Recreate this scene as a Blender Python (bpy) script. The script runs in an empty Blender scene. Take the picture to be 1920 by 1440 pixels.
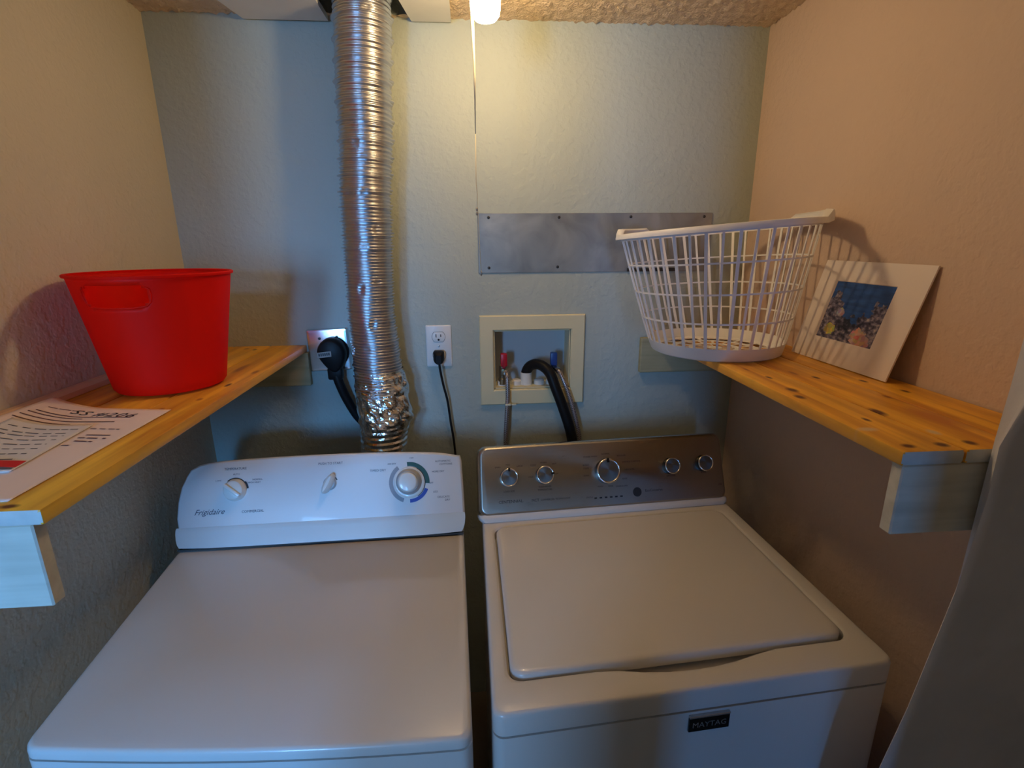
import bpy, bmesh, math, random
from mathutils import Vector, Matrix, noise
random.seed(7)
S = bpy.context.scene
PI = math.pi

# ------------------------------------------------------------------ camera, world, lights, exposure
cd = bpy.data.cameras.new('camera'); cam = bpy.data.objects.new('camera', cd); S.collection.objects.link(cam)
S.camera = cam
F_PX, YAW, PITCH, ROLL = 965.0, .0767, .2663, -.0068
CAMLOC = Vector((-.126, -1.565, 1.621))
cd.sensor_fit = 'HORIZONTAL'; cd.sensor_width = 36.0; cd.lens = F_PX / 1920 * 36.0
cd.clip_start = .02
_f = Vector((math.sin(YAW)*math.cos(PITCH), math.cos(YAW)*math.cos(PITCH), -math.sin(PITCH)))
_r = Vector((math.cos(YAW), -math.sin(YAW), 0)); _u = _r.cross(_f)
_r2 = _r*math.cos(ROLL) + _u*math.sin(ROLL); _u2 = -_r*math.sin(ROLL) + _u*math.cos(ROLL)
m = Matrix((_r2, _u2, -_f)).transposed().to_4x4(); m.translation = CAMLOC
cam.matrix_world = m

S.view_settings.view_transform = 'Standard'; S.view_settings.look = 'None'
S.view_settings.gamma = 1.0; S.view_settings.use_curve_mapping = False
S.view_settings.exposure = 0.0

W = bpy.data.worlds.new('world'); S.world = W; W.use_nodes = True
W.node_tree.nodes['Background'].inputs[0].default_value = (.30, .52, .85, 1)
W.node_tree.nodes['Background'].inputs[1].default_value = .02

def area(name, loc, target, sx, sy, power, col):
    l = bpy.data.lights.new(name, 'AREA'); l.shape = 'RECTANGLE'; l.size = sx; l.size_y = sy
    l.energy = power; l.color = col
    o = bpy.data.objects.new(name, l); S.collection.objects.link(o); o.location = loc
    o.rotation_euler = (Vector(target)-Vector(loc)).to_track_quat('-Z', 'Y').to_euler()
    return o
# cool daylight, its beams cut by gaps in an added wall behind the camera
area('daylight_middle', (.08, -3.6, 1.10), (.25, -.9, .95), .12, 1.0, 11, (.08, .38, 1.0))
area('daylight_left', (-1.22, -3.2, 1.62), (-.35, -.3, 1.12), .28, .7, 32, (.21, .48, .93))
area('blue_fill_centre', (-.62, -3.4, 1.50), (-.55, -.3, .98), .22, .7, 2.1, (.11, .42, 1.0)).data.spread = math.radians(42)  # added fill that puts blue on the back wall left of the duct
BULB_STRENGTH = 110.0
BULB_COLOR = (1.0, .72, .38, 1)

# ------------------------------------------------------------------ helpers
def tag(o, label=None, cat=None, group=None, kind=None):
    if label: o['label'] = label
    if cat: o['category'] = cat
    if group: o['group'] = group
    if kind: o['kind'] = kind
    return o

def thing(name, loc, label, cat, group=None):
    o = bpy.data.objects.new(name, None); S.collection.objects.link(o); o.location = loc
    o.empty_display_size = .05
    return tag(o, label, cat, group)

def wloc(o):
    v = Vector((0, 0, 0))
    while o is not None:
        v += o.location; o = o.parent
    return v

def add(name, V, Fc, mat, parent=None, smooth=False, origin=None, mats=None, midx=None):
    """V in world coordinates; links one mesh object, child of parent if given."""
    me = bpy.data.meshes.new(name)
    off = wloc(parent) if parent is not None else Vector(origin or (0, 0, 0))
    me.from_pydata([tuple(Vector(v)-off) for v in V], [], [tuple(f) for f in Fc])
    for mm in (mats or [mat]): me.materials.append(mm)
    if midx: me.polygons.foreach_set('material_index', midx)
    bm = bmesh.new(); bm.from_mesh(me); bmesh.ops.recalc_face_normals(bm, faces=bm.faces); bm.to_mesh(me); bm.free()
    if smooth:
        me.polygons.foreach_set('use_smooth', [True]*len(me.polygons))
        if smooth is not True: me.set_sharp_from_angle(angle=smooth)
    o = bpy.data.objects.new(name, me); S.collection.objects.link(o)
    if parent is not None: o.parent = parent
    else: o.location = off
    return o
SM = math.radians(35)

class G:
    """collects shapes into one mesh"""
    def __init__(s): s.V = []; s.F = []; s.M = []
    def put(s, V, Fc, mi=0):
        n = len(s.V); s.V += [Vector(v) for v in V]; s.F += [tuple(i+n for i in f) for f in Fc]; s.M += [mi]*len(Fc); return s
    def box(s, x0, x1, y0, y1, z0, z1, mi=0, T=None):
        v = [(x, y, z) for x in (x0, x1) for y in (y0, y1) for z in (z0, z1)]
        if T: v = [T(*p) for p in v]
        return s.put(v, [(0, 1, 3, 2), (4, 6, 7, 5), (0, 4, 5, 1), (2, 3, 7, 6), (0, 2, 6, 4), (1, 5, 7, 3)], mi)
    def bbox(s, x0, x1, y0, y1, z0, z1, r=.003, seg=2, T=None, mi=0):
        bm = bmesh.new(); bmesh.ops.create_cube(bm, size=1)
        for v in bm.verts:
            v.co = Vector(((x0+x1)/2+v.co.x*(x1-x0), (y0+y1)/2+v.co.y*(y1-y0), (z0+z1)/2+v.co.z*(z1-z0)))
        bmesh.ops.bevel(bm, geom=bm.edges[:], offset=r, segments=seg, profile=.5, affect='EDGES')
        bm.verts.index_update()
        V = [v.co.copy() for v in bm.verts]; Fc = [[v.index for v in f.verts] for f in bm.faces]; bm.free()
        if T: V = [T(*p) for p in V]
        return s.put(V, Fc, mi)
    def rings(s, R, cap0=True, cap1=True, closed=True, mi=0, loop=False):
        n = len(R[0]); V = [p for r in R for p in r]; Fc = []
        m_ = len(R)
        for i in range(m_ if loop else m_-1):
            for j in range(n if closed else n-1):
                a = i*n+j; b = i*n+(j+1) % n; k = (i+1) % m_
                Fc.append((a, b, k*n+(j+1) % n, k*n+j))
        if cap0: Fc.append(tuple(range(n))[::-1])
        if cap1: Fc.append(tuple(range((m_-1)*n, m_*n)))
        return s.put(V, Fc, mi)
    def tube(s, P, r, n=12, cap=True, mi=0):
        P = [Vector(p) for p in P]; R = []
        up = None
        for i, p in enumerate(P):
            t = (P[min(i+1, len(P)-1)]-P[max(i-1, 0)]).normalized()
            if up is None: up = t.orthogonal().normalized()
            up = (up - t*up.dot(t)).normalized(); sd = t.cross(up)
            rr = r(i/(len(P)-1)) if callable(r) else r
            R.append([p+(up*math.cos(2*PI*j/n)+sd*math.sin(2*PI*j/n))*rr for j in range(n)])
        return s.rings(R, cap, cap, mi=mi)
    def obj(s, name, mat, parent=None, smooth=False, origin=None, mats=None):
        return add(name, s.V, s.F, mat, parent, smooth, origin, mats, s.M if mats else None)

def spline(P, n=8):
    P = [Vector(p) for p in P]; out = []
    Q = [P[0]*2-P[1]]+P+[P[-1]*2-P[-2]]
    for i in range(1, len(Q)-2):
        a, b, c, d = Q[i-1], Q[i], Q[i+1], Q[i+2]
        for k in range(n):
            t = k/n
            out.append(.5*((2*b)+(c-a)*t+(2*a-5*b+4*c-d)*t*t+(3*b-a-3*c+d)*t**3))
    out.append(P[-1]); return out

def rrect(x0, x1, y0, y1, r, nc=6, ne=8):
    """rounded rectangle outline, edges subdivided, CCW; constant vertex count for given nc, ne"""
    pts = []
    for (cx, cy, a0, nx, ny) in ((x1-r, y0+r, -PI/2, x1, y1-r), (x1-r, y1-r, 0, x0+r, y1), (x0+r, y1-r, PI/2, x0, y0+r), (x0+r, y0+r, PI, x1-r, y0)):
        for k in range(nc+1):
            a = a0+PI/2*k/nc; pts.append((cx+r*math.cos(a), cy+r*math.sin(a)))
        p = pts[-1]
        for k in range(1, ne):
            t = k/ne; pts.append((p[0]+(nx-p[0])*t, p[1]+(ny-p[1])*t))
    return pts

def text_shape(body, size, shear=0.0, align='LEFT', space=1.0):
    cu = bpy.data.curves.new('lettering', 'FONT'); cu.body = body; cu.size = size; cu.shear = shear
    cu.align_x = align; cu.resolution_u = 2; cu.space_character = space
    o = bpy.data.objects.new('lettering', cu); S.collection.objects.link(o)
    bpy.context.view_layer.update()
    me = o.to_mesh(); V = [v.co.copy() for v in me.vertices]; Fc = [tuple(p.vertices) for p in me.polygons]
    o.to_mesh_clear(); bpy.data.objects.remove(o); bpy.data.curves.remove(cu)
    return V, Fc

# ------------------------------------------------------------------ materials
def nm(name):
    mt = bpy.data.materials.new(name); mt.use_nodes = True; return mt, mt.node_tree, mt.node_tree.nodes['Principled BSDF']
def lk(nt, a, b): nt.links.new(a, b)
def plain(name, col, rough=.5, metal=0, spec=.5, coat=0, bump=None, trans=0, var=None, emit=None, sss=0):
    mt, nt, b = nm(name)
    b.inputs['Base Color'].default_value = (*col, 1); b.inputs['Roughness'].default_value = rough
    b.inputs['Metallic'].default_value = metal; b.inputs['Specular IOR Level'].default_value = spec
    b.inputs['Coat Weight'].default_value = coat
    tc = nt.nodes.new('ShaderNodeTexCoord')
    if emit:
        b.inputs['Emission Color'].default_value = emit[0]; b.inputs['Emission Strength'].default_value = emit[1]
    if bump:
        sc, st, dist = bump
        n = nt.nodes.new('ShaderNodeTexNoise'); n.inputs['Scale'].default_value = sc; n.inputs['Detail'].default_value = 3
        lk(nt, tc.outputs['Object'], n.inputs['Vector'])
        bp = nt.nodes.new('ShaderNodeBump'); bp.inputs['Strength'].default_value = st; bp.inputs['Distance'].default_value = dist
        lk(nt, n.outputs['Fac'], bp.inputs['Height']); lk(nt, bp.outputs['Normal'], b.inputs['Normal'])
    if var:
        sc, amt = var
        n = nt.nodes.new('ShaderNodeTexNoise'); n.inputs['Scale'].default_value = sc; n.inputs['Detail'].default_value = 4
        lk(nt, tc.outputs['Object'], n.inputs['Vector'])
        mx = nt.nodes.new('ShaderNodeMix'); mx.data_type = 'RGBA'
        mx.inputs[6].default_value = (*[c*(1-amt) for c in col], 1); mx.inputs[7].default_value = (*[min(1, c*(1+amt)) for c in col], 1)
        lk(nt, n.outputs['Fac'], mx.inputs[0]); lk(nt, mx.outputs[2], b.inputs['Base Color'])
    return mt

def plaster(name, col):
    """painted orange-peel wall"""
    mt, nt, b = nm(name)
    b.inputs['Roughness'].default_value = .62; b.inputs['Specular IOR Level'].default_value = .3
    tc = nt.nodes.new('ShaderNodeTexCoord')
    n1 = nt.nodes.new('ShaderNodeTexNoise'); n1.inputs['Scale'].default_value = 130; n1.inputs['Detail'].default_value = 3
    n2 = nt.nodes.new('ShaderNodeTexNoise'); n2.inputs['Scale'].default_value = 55; n2.inputs['Detail'].default_value = 2
    ad = nt.nodes.new('ShaderNodeMath'); ad.operation = 'ADD'
    rp = nt.nodes.new('ShaderNodeMapRange'); rp.inputs['From Min'].default_value = .45; rp.inputs['From Max'].default_value = .62
    for n in (n1, n2): lk(nt, tc.outputs['Object'], n.inputs['Vector'])
    lk(nt, n2.outputs['Fac'], rp.inputs['Value']); lk(nt, n1.outputs['Fac'], ad.inputs[0]); lk(nt, rp.outputs[0], ad.inputs[1])
    bp = nt.nodes.new('ShaderNodeBump'); bp.inputs['Strength'].default_value = .35; bp.inputs['Distance'].default_value = .0018
    lk(nt, ad.outputs[0], bp.inputs['Height']); lk(nt, bp.outputs['Normal'], b.inputs['Normal'])
    n3 = nt.nodes.new('ShaderNodeTexNoise'); n3.inputs['Scale'].default_value = 3; n3.inputs['Detail'].default_value = 5
    lk(nt, tc.outputs['Object'], n3.inputs['Vector'])
    mx = nt.nodes.new('ShaderNodeMix'); mx.data_type = 'RGBA'
    mx.inputs[6].default_value = (*[c*.94 for c in col], 1); mx.inputs[7].default_value = (*[min(1, c*1.05) for c in col], 1)
    lk(nt, n3.outputs['Fac'], mx.inputs[0]); lk(nt, mx.outputs[2], b.inputs['Base Color'])
    return mt

def wood(name, dark, light, knots=(), rough=.42, axis='Y', stain=None):
    """grain runs along axis; knots = (x, y, rx, ry) in object coordinates"""
    mt, nt, b = nm(name)
    b.inputs['Roughness'].default_value = rough
    tc = nt.nodes.new('ShaderNodeTexCoord')
    mp = nt.nodes.new('ShaderNodeMapping')
    mp.inputs['Scale'].default_value = {'Y': (42, 2.2, 42), 'X': (2.2, 42, 42), 'Z': (42, 42, 2.2)}[axis]
    lk(nt, tc.outputs['Object'], mp.inputs['Vector'])
    n = nt.nodes.new('ShaderNodeTexNoise'); n.inputs['Scale'].default_value = 1.0; n.inputs['Detail'].default_value = 6; n.inputs['Distortion'].default_value = .6
    lk(nt, mp.outputs['Vector'], n.inputs['Vector'])
    cr = nt.nodes.new('ShaderNodeValToRGB')
    cr.color_ramp.elements[0].position = .30; cr.color_ramp.elements[0].color = (*dark, 1)
    cr.color_ramp.elements[1].position = .62; cr.color_ramp.elements[1].color = (*light, 1)
    lk(nt, n.outputs['Fac'], cr.inputs['Fac'])
    n2 = nt.nodes.new('ShaderNodeTexNoise'); n2.inputs['Scale'].default_value = 9; n2.inputs['Detail'].default_value = 3
    lk(nt, tc.outputs['Object'], n2.inputs['Vector'])
    hs = nt.nodes.new('ShaderNodeHueSaturation'); vr = nt.nodes.new('ShaderNodeMapRange')
    vr.inputs['To Min'].default_value = .72; vr.inputs['To Max'].default_value = 1.22
    lk(nt, n2.outputs['Fac'], vr.inputs['Value']); lk(nt, vr.outputs[0], hs.inputs['Value']); lk(nt, cr.outputs[0], hs.inputs['Color'])
    out = hs.outputs['Color']
    for i, (kx, ky, rx, ry, kc) in enumerate(knots):
        sb = nt.nodes.new('ShaderNodeVectorMath'); sb.operation = 'SUBTRACT'; sb.inputs[1].default_value = (kx, ky, 0)
        ml = nt.nodes.new('ShaderNodeVectorMath'); ml.operation = 'MULTIPLY'; ml.inputs[1].default_value = (1/rx, 1/ry, 0)
        ln = nt.nodes.new('ShaderNodeVectorMath'); ln.operation = 'LENGTH'
        mr = nt.nodes.new('ShaderNodeMapRange'); mr.inputs['From Min'].default_value = .45; mr.inputs['From Max'].default_value = 1.15
        mr.inputs['To Min'].default_value = 1; mr.inputs['To Max'].default_value = 0
        mx = nt.nodes.new('ShaderNodeMix'); mx.data_type = 'RGBA'; mx.inputs[7].default_value = (*kc, 1)
        lk(nt, tc.outputs['Object'], sb.inputs[0]); lk(nt, sb.outputs[0], ml.inputs[0]); lk(nt, ml.outputs[0], ln.inputs[0])
        lk(nt, ln.outputs['Value'], mr.inputs['Value']); lk(nt, mr.outputs[0], mx.inputs[0]); lk(nt, out, mx.inputs[6]); out = mx.outputs[2]
    lk(nt, out, b.inputs['Base Color'])
    bp = nt.nodes.new('ShaderNodeBump'); bp.inputs['Strength'].default_value = .15; bp.inputs['Distance'].default_value = .001
    lk(nt, n.outputs['Fac'], bp.inputs['Height']); lk(nt, bp.outputs['Normal'], b.inputs['Normal'])
    return mt

M_back = plaster('wall_paint_pale_green', (.45, .50, .45))
M_left = plaster('wall_paint_cream_left', (.62, .54, .39))
M_right = plaster('wall_paint_pink_cream', (.67, .51, .41))
M_ceil = plain('popcorn_ceiling', (.78, .60, .40), .9, bump=(160, .9, .004))
M_patch = plain('patched_drywall', (.80, .78, .70), .8, var=(14, .06))
M_black = plain('cavity_shade_black', (.008, .007, .006), .9)
M_floor = plain('floor_vinyl', (.14, .12, .10), .5, var=(6, .2))
M_enamel = plain('white_enamel', (.70, .68, .66), .30, coat=.25, bump=(420, .12, .0006))
M_enamel2 = plain('white_plastic', (.72, .71, .70), .32, coat=.15)
M_gap = plain('seam_shade_dark', (.06, .055, .05), .8)  # dark colour stands in for the shade within seams and gaps
M_steel = None
M_knobw = plain('knob_white', (.78, .78, .74), .28, coat=.3)
M_knobg = plain('knob_grey', (.42, .43, .44), .4)
M_ink = plain('ink_black', (.02, .02, .025), .6)
M_inkg = plain('ink_grey', (.10, .105, .13), .6)
M_green = plain('ink_dark_green', (.02, .09, .07), .5)
M_blue = plain('ink_blue', (.03, .07, .42), .5)
M_grey = plain('ink_mid_grey', (.30, .31, .34), .5)
M_chrome = plain('chrome', (.85, .85, .85), .12, 1)
M_duct = plain('aluminium_duct', (.62, .62, .64), .30, 1, bump=(70, .25, .002))
M_foil = plain('aluminium_foil', (.86, .85, .84), .14, 1, bump=(90, .6, .003))
M_galv = plain('galvanised_steel', (.55, .57, .58), .34, 1, var=(9, .25), bump=(40, .1, .001))
M_plate = plain('stainless_wall_plate', (.75, .76, .78), .25, 1, bump=(50, .08, .001))
M_rubber = plain('black_rubber', (.010, .010, .011), .45, spec=.18)
M_cord = plain('black_cord', (.012, .011, .011), .5, spec=.2)
M_white = plain('outlet_white', (.80, .80, .78), .35)
M_slot = plain('slot_dark', (.01, .01, .01), .8)
M_boxp = plain('aged_white_plastic', (.74, .67, .43), .5, var=(12, .05))
M_boxin = plain('box_interior', (.50, .55, .58), .6)
M_pvc = plain('pvc_pipe', (.80, .78, .72), .35)
M_redv = plain('valve_red', (.45, .01, .03), .35)
M_bluev = plain('valve_blue', (.02, .07, .30), .35)
M_brass = plain('dull_brass', (.25, .20, .13), .35, .8)
M_tie = plain('clip_cream', (.72, .68, .50), .5)
M_red = plain('bucket_red_plastic', (.95, .012, .003), .5, spec=.16, bump=(300, .08, .0004))
_nt = M_red.node_tree; _tr = _nt.nodes.new('ShaderNodeBsdfTranslucent'); _tr.inputs['Color'].default_value = (1, .03, .01, 1)
_mx = _nt.nodes.new('ShaderNodeMixShader'); _mx.inputs[0].default_value = .42
_nt.links.new(_nt.nodes['Principled BSDF'].outputs[0], _mx.inputs[1]); _nt.links.new(_tr.outputs[0], _mx.inputs[2])
_nt.links.new(_mx.outputs[0], _nt.nodes['Material Output'].inputs['Surface'])
M_basket = plain('basket_white_plastic', (.84, .82, .80), .38)
M_paper = plain('paper_white', (.93, .76, .68), .7, var=(8, .03))
M_card = plain('card_white', (.82, .79, .77), .5)
M_redink = plain('ink_red', (.70, .01, .02), .5)
M_lumber = wood('raw_lumber', (.58, .56, .46), (.74, .71, .60), axis='X', rough=.7)
M_lumber2 = wood('olive_lumber', (.36, .34, .20), (.50, .46, .28), axis='X', rough=.8)  # darker olive tone for the back cleats
M_end = plain('end_grain', (.62, .62, .58), .8, var=(60, .14))
M_mat = plain('mat_board', (.84, .74, .68), .5, coat=.5)
M_matedge = plain('mat_core_edge', (.40, .30, .26), .7)
M_screw = plain('screw_dark', (.06, .055, .05), .4, .6)
M_socket = plain('lamp_socket_porcelain', (.82, .80, .75), .3)
M_string = plain('pull_string', (.72, .62, .40), .7)
M_bead = plain('chain_bead', (.45, .40, .33), .35, .8)
M_badge = plain('badge_black', (.008, .008, .008), .25)
M_silver = plain('badge_silver', (.55, .55, .55), .3, .8)

# brushed stainless fascia
def brushed(name, col, rough):
    mt, nt, b = nm(name)
    b.inputs['Base Color'].default_value = (*col, 1); b.inputs['Metallic'].default_value = 1
    tc = nt.nodes.new('ShaderNodeTexCoord'); mp = nt.nodes.new('ShaderNodeMapping'); mp.inputs['Scale'].default_value = (4, 900, 900)
    n = nt.nodes.new('ShaderNodeTexNoise'); n.inputs['Scale'].default_value = 1; n.inputs['Detail'].default_value = 2
    lk(nt, tc.outputs['Object'], mp.inputs['Vector']); lk(nt, mp.outputs[0], n.inputs['Vector'])
    mr = nt.nodes.new('ShaderNodeMapRange'); mr.inputs['To Min'].default_value = rough-.08; mr.inputs['To Max'].default_value = rough+.12
    lk(nt, n.outputs['Fac'], mr.inputs['Value']); lk(nt, mr.outputs[0], b.inputs['Roughness'])
    b.inputs['Anisotropic'].default_value = .6
    return mt
M_steel = brushed('brushed_stainless', (.42, .39, .35), .30)
M_steelrim = plain('polished_steel_rim', (.72, .68, .60), .22, 1)

# dull galvanised access plate with mottled tone and roughness
def plate_mat():
    mt, nt, b = nm('dull_sheet_metal')
    b.inputs['Metallic'].default_value = .85; b.inputs['Roughness'].default_value = .46
    tc = nt.nodes.new('ShaderNodeTexCoord')
    n = nt.nodes.new('ShaderNodeTexNoise'); n.inputs['Scale'].default_value = 9; n.inputs['Detail'].default_value = 5; n.inputs['Distortion'].default_value = .8
    lk(nt, tc.outputs['Object'], n.inputs['Vector'])
    cr = nt.nodes.new('ShaderNodeValToRGB'); e = cr.color_ramp.elements
    e[0].position = .32; e[0].color = (.28, .29, .28, 1); e[1].position = .7; e[1].color = (.46, .47, .44, 1)
    lk(nt, n.outputs['Fac'], cr.inputs['Fac']); lk(nt, cr.outputs[0], b.inputs['Base Color'])
    r = nt.nodes.new('ShaderNodeMapRange'); r.inputs['To Min'].default_value = .36; r.inputs['To Max'].default_value = .6
    lk(nt, n.outputs['Fac'], r.inputs['Value']); lk(nt, r.outputs[0], b.inputs['Roughness'])
    return mt
M_access = plate_mat()

def braid_mat():
    mt, nt, b = nm('braided_steel_hose')
    b.inputs['Metallic'].default_value = .7; b.inputs['Roughness'].default_value = .35
    tc = nt.nodes.new('ShaderNodeTexCoord')
    c = nt.nodes.new('ShaderNodeTexChecker'); c.inputs['Scale'].default_value = 330
    c.inputs['Color1'].default_value = (.60, .55, .53, 1); c.inputs['Color2'].default_value = (.16, .13, .13, 1)
    lk(nt, tc.outputs['Object'], c.inputs['Vector']); lk(nt, c.outputs['Color'], b.inputs['Base Color'])
    return mt
M_braid = braid_mat()

# ------------------------------------------------------------------ room shell
XL, XR, ZC, YF = -.937, .714, 2.195, -3.7
def struct(o): o['kind'] = 'structure'; return o
# back wall with the recess for the washer box
bx0, bx1, bz0, bz1 = -.062, .178, 1.177, 1.365
g = G()
for (a, b_, c, d) in ((XL-.1, bx0, 0, 2.6), (bx1, XR+.1, 0, 2.6), (bx0, bx1, 0, bz0), (bx0, bx1, bz1, 2.6)):
    g.box(a, b_, 0, .10, c, d)
g.box(bx0, bx1, .095, .10, bz0, bz1)
struct(g.obj('wall_back', M_back))
struct(G().box(XL-.1, XL, -1.35, 0, 0, 2.6).obj('wall_left', M_left))
struct(G().box(XR, XR+.1, -1.0, 0, 0, 2.6).obj('wall_right', M_right))
struct(G().box(-3, 3, YF, .1, -.05, 0).obj('floor', M_floor))
# added unseen wall behind the camera; its two gaps shape the daylight beams
struct(G().box(-3, -1.6, -1.87, -1.75, 0, ZC).box(-.44, .15, -1.87, -1.75, 0, ZC).box(.36, 3, -1.87, -1.75, 0, ZC)
       .box(-1.6, -.44, -1.87, -1.75, 2.05, ZC).box(.15, .36, -1.87, -1.75, 2.05, ZC).obj('light_blocker_wall', M_left))
M_stub = plain('wall_paint_mottled', (.70, .70, .76), .7, bump=(26, .5, .006), var=(7, .16))
# stub wall at the opening on the right: its edge leans a little with the corner bead
g = G()
prof = [(0, .470-.11, .548-.02), (.50, .437, .546), (.837, .470, .547), (.958, .494, .548), (1.158, .523, .549), (1.241, .530, .549), (1.30, .534, .549), (1.37, .532, .549), (1.44, .556, .552), (1.7, .560, .556), (ZC, .562, .558)]
R = []
for (z, xf, xb) in prof:
    R.append([(xb, -.988, z), (xb+.0, -.992, z), (min(xf, xb)+.004, -1.006, z), (xf, -1.010, z), (xf+.003, -1.0135, z), (xf+.010, -1.015, z), (1.6, -1.015, z), (1.6, -.988, z)])
g.rings(R)
struct(g.obj('wall_front', M_back, smooth=math.radians(50), mats=[M_stub]))

# ceiling: popcorn relief as real geometry, a hole where the duct goes up
hx0, hx1, hy0, hy1 = -.475, -.265, -.20, -.018
g = G()
nx, ny = 190, 120
V = []; idx = {}
x0c, y0c, dx, dy = XL-.02, -1.05, (XR-XL+.04)/nx, 1.07/ny
for i in range(nx+1):
    for j in range(ny+1):
        x = x0c+i*dx; y = y0c+j*dy
        h = max(0, noise.noise(Vector((x*90, y*90, 1)))+.15)*.010+max(0, noise.noise(Vector((x*200, y*200, 5))))*.005
        idx[i, j] = len(V); V.append((x, y, ZC-h))
Fc = []
for i in range(nx):
    for j in range(ny):
        x = x0c+(i+.5)*dx; y = y0c+(j+.5)*dy
        if hx0 < x < hx1 and hy0 < y < hy1: continue
        Fc.append((idx[i, j], idx[i+1, j], idx[i+1, j+1], idx[i, j+1]))
g.put(V, Fc)
g.box(-3, 3, YF, -1.05, ZC, ZC+.1)
g.box(-3, XL, -1.05, .1, ZC, ZC+.1); g.box(XR, 3, -1.05, .1, ZC, ZC+.1)
struct(g.obj('ceiling', M_ceil, smooth=True))
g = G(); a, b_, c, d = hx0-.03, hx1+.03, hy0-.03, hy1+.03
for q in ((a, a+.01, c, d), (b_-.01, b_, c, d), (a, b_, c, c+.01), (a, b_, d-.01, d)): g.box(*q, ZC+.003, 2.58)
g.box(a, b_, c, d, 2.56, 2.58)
struct(g.obj('dark_cavity_1', M_black))  # black colour stands in for the shade inside the ceiling hole
# drywall cover pieces under the ceiling, around the duct
t = thing('ceiling_patch', (-.45, -.1, 2.178), 'off white drywall cover piece under the ceiling left of the silver duct', 'ceiling patch')
g = G()
o1 = [(-.685, -.012), (-.474, -.012), (-.474, -.10), (-.468, -.20), (-.44, -.30), (-.73, -.30)]
g.rings([[(x, y, 2.176) for x, y in o1], [(x, y, 2.190) for x, y in o1]])
g.obj('panel', M_patch, t)
t = thing('ceiling_patch', (-.2, -.1, 2.178), 'small off white drywall cover piece between the silver duct and the light bulb', 'ceiling patch')
g = G(); o1 = [(-.262, -.010), (-.160, -.010), (-.160, -.26), (-.30, -.28), (-.29, -.20), (-.278, -.12), (-.27, -.06)]
g.rings([[(x, y, 2.180) for x, y in o1], [(x, y, 2.191) for x, y in o1]])
g.obj('panel', M_patch, t)

# ------------------------------------------------------------------ the lamp with its pull chain
t = thing('ceiling_lamp', (-.083, -.38, 2.195), 'lit bare bulb on the ceiling with a long pull chain', 'lamp')
def lathe(prof, cx, cy, n=32, ax=None, T=None):
    R = []
    for r, z in prof:
        ring = [(cx+r*math.cos(2*PI*k/n), cy+r*math.sin(2*PI*k/n), z) for k in range(n)]
        R.append([T(*p) for p in ring] if T else ring)
    return R
g = G(); g.rings(lathe([(.058, 2.194), (.058, 2.186), (.045, 2.178), (.028, 2.172), (.025, 2.150), (.021, 2.146)], -.083, -.38)); g.obj('socket', M_socket, t, SM)
g = G(); g.rings(lathe([(.013, 2.154), (.015, 2.141), (.021, 2.126), (.028, 2.108), (.0305, 2.092), (.0300, 2.072), (.0275, 2.060), (.021, 2.053), (.010, 2.050)], -.083, -.38)); 
M_bulb = plain('bulb_glowing', (1, .9, .7), .4, emit=(BULB_COLOR, BULB_STRENGTH))
g.obj('bulb', M_bulb, t, True)
g = G(); g.tube([(-.113, -.352, 2.172), (-.109, -.350, 2.06), (-.107, -.35, 1.965), (-.108, -.35, 1.85)], lambda q: .0042-.0032*q, 8); g.obj('pull_chain', M_string, t, True)
g = G(); g.tube([(-.108, -.35, 1.85), (-.109, -.35, 1.75), (-.107, -.35, 1.73), (-.108, -.35, 1.70), (-.1065, -.35, 1.688), (-.1045, -.35, 1.62), (-.102, -.35, 1.556)], .0009, 6); g.obj('pull_string', M_string, t, True)
g = G()
for z in (1.6955, 1.686): G().rings(lathe([(.0008, z+.004), (.0024, z+.002), (.0024, z-.002), (.0008, z-.004)], -.1085, -.35, 10)).obj('bead', M_bead, t, True)
g.rings(lathe([(.0008, 1.561), (.0022, 1.557), (.0022, 1.553), (.0008, 1.549)], -.102, -.35, 10))
g.obj('bead', M_bead, t, True)

# ------------------------------------------------------------------ exhaust duct
t = thing('exhaust_duct', (-.40, -.095, 1.0), 'flexible silver aluminium dryer duct rising from behind the dryer to the ceiling', 'duct')
ctr = [(-.378, 2.50, .068), (-.3725, 2.19, .068), (-.384, 1.95, .0665), (-.399, 1.70, .0640), (-.404, 1.55, .062), (-.406, 1.447, .0605), (-.402, 1.33, .063), (-.397, 1.22, .067), (-.391, 1.14, .070), (-.398, 1.06, .064), (-.404, 1.00, .058), (-.41, .93, .058), (-.42, .80, .058)]
def dline(z):
    for a, b in zip(ctr, ctr[1:]):
        if b[1] <= z <= a[1]:
            q = (a[1]-z)/(a[1]-b[1]); q2 = q*q*(3-2*q); return a[0]+(b[0]-a[0])*q2, a[2]+(b[2]-a[2])*q2
    return ctr[-1][0], ctr[-1][2]
def duct_ring(z, ph, n, foil):
    cx, r = dline(z); ring = []
    for k in range(n):
        a = 2*PI*k/n
        rr = r
        # ridge phase: helical
        rr += (.0022 if z > 1.9 else .0022+.0008*min(1, (1.9-z)/.3))*math.cos(ph*2*PI - a)
        w = ((ph - a/(2*PI))/4) % 1.0
        rr += (.0052 if z > 1.6 else .0030)*math.exp(-((w-.5)/.07)**2)
        p = Vector((math.cos(a)*4, math.sin(a)*4, z*34))
        rr += .0016*noise.noise(p*.35)
        d = max(0, noise.noise(Vector((math.cos(a)*2.2, math.sin(a)*2.2, z*22+7)))-.42)
        rr -= .02*d
        ring.append((cx+rr*math.cos(a), -.094+rr*math.sin(a), z))
    return ring
g = G(); R = []; z = 2.50; ph = 0
while z > 1.20:
    pitch = .0115 if z > 1.95 else (.0115-.0035*min(1, (1.95-z)/.35))
    R.append(duct_ring(z, ph, 60, False)); z -= pitch/7; ph += 1/7
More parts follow.
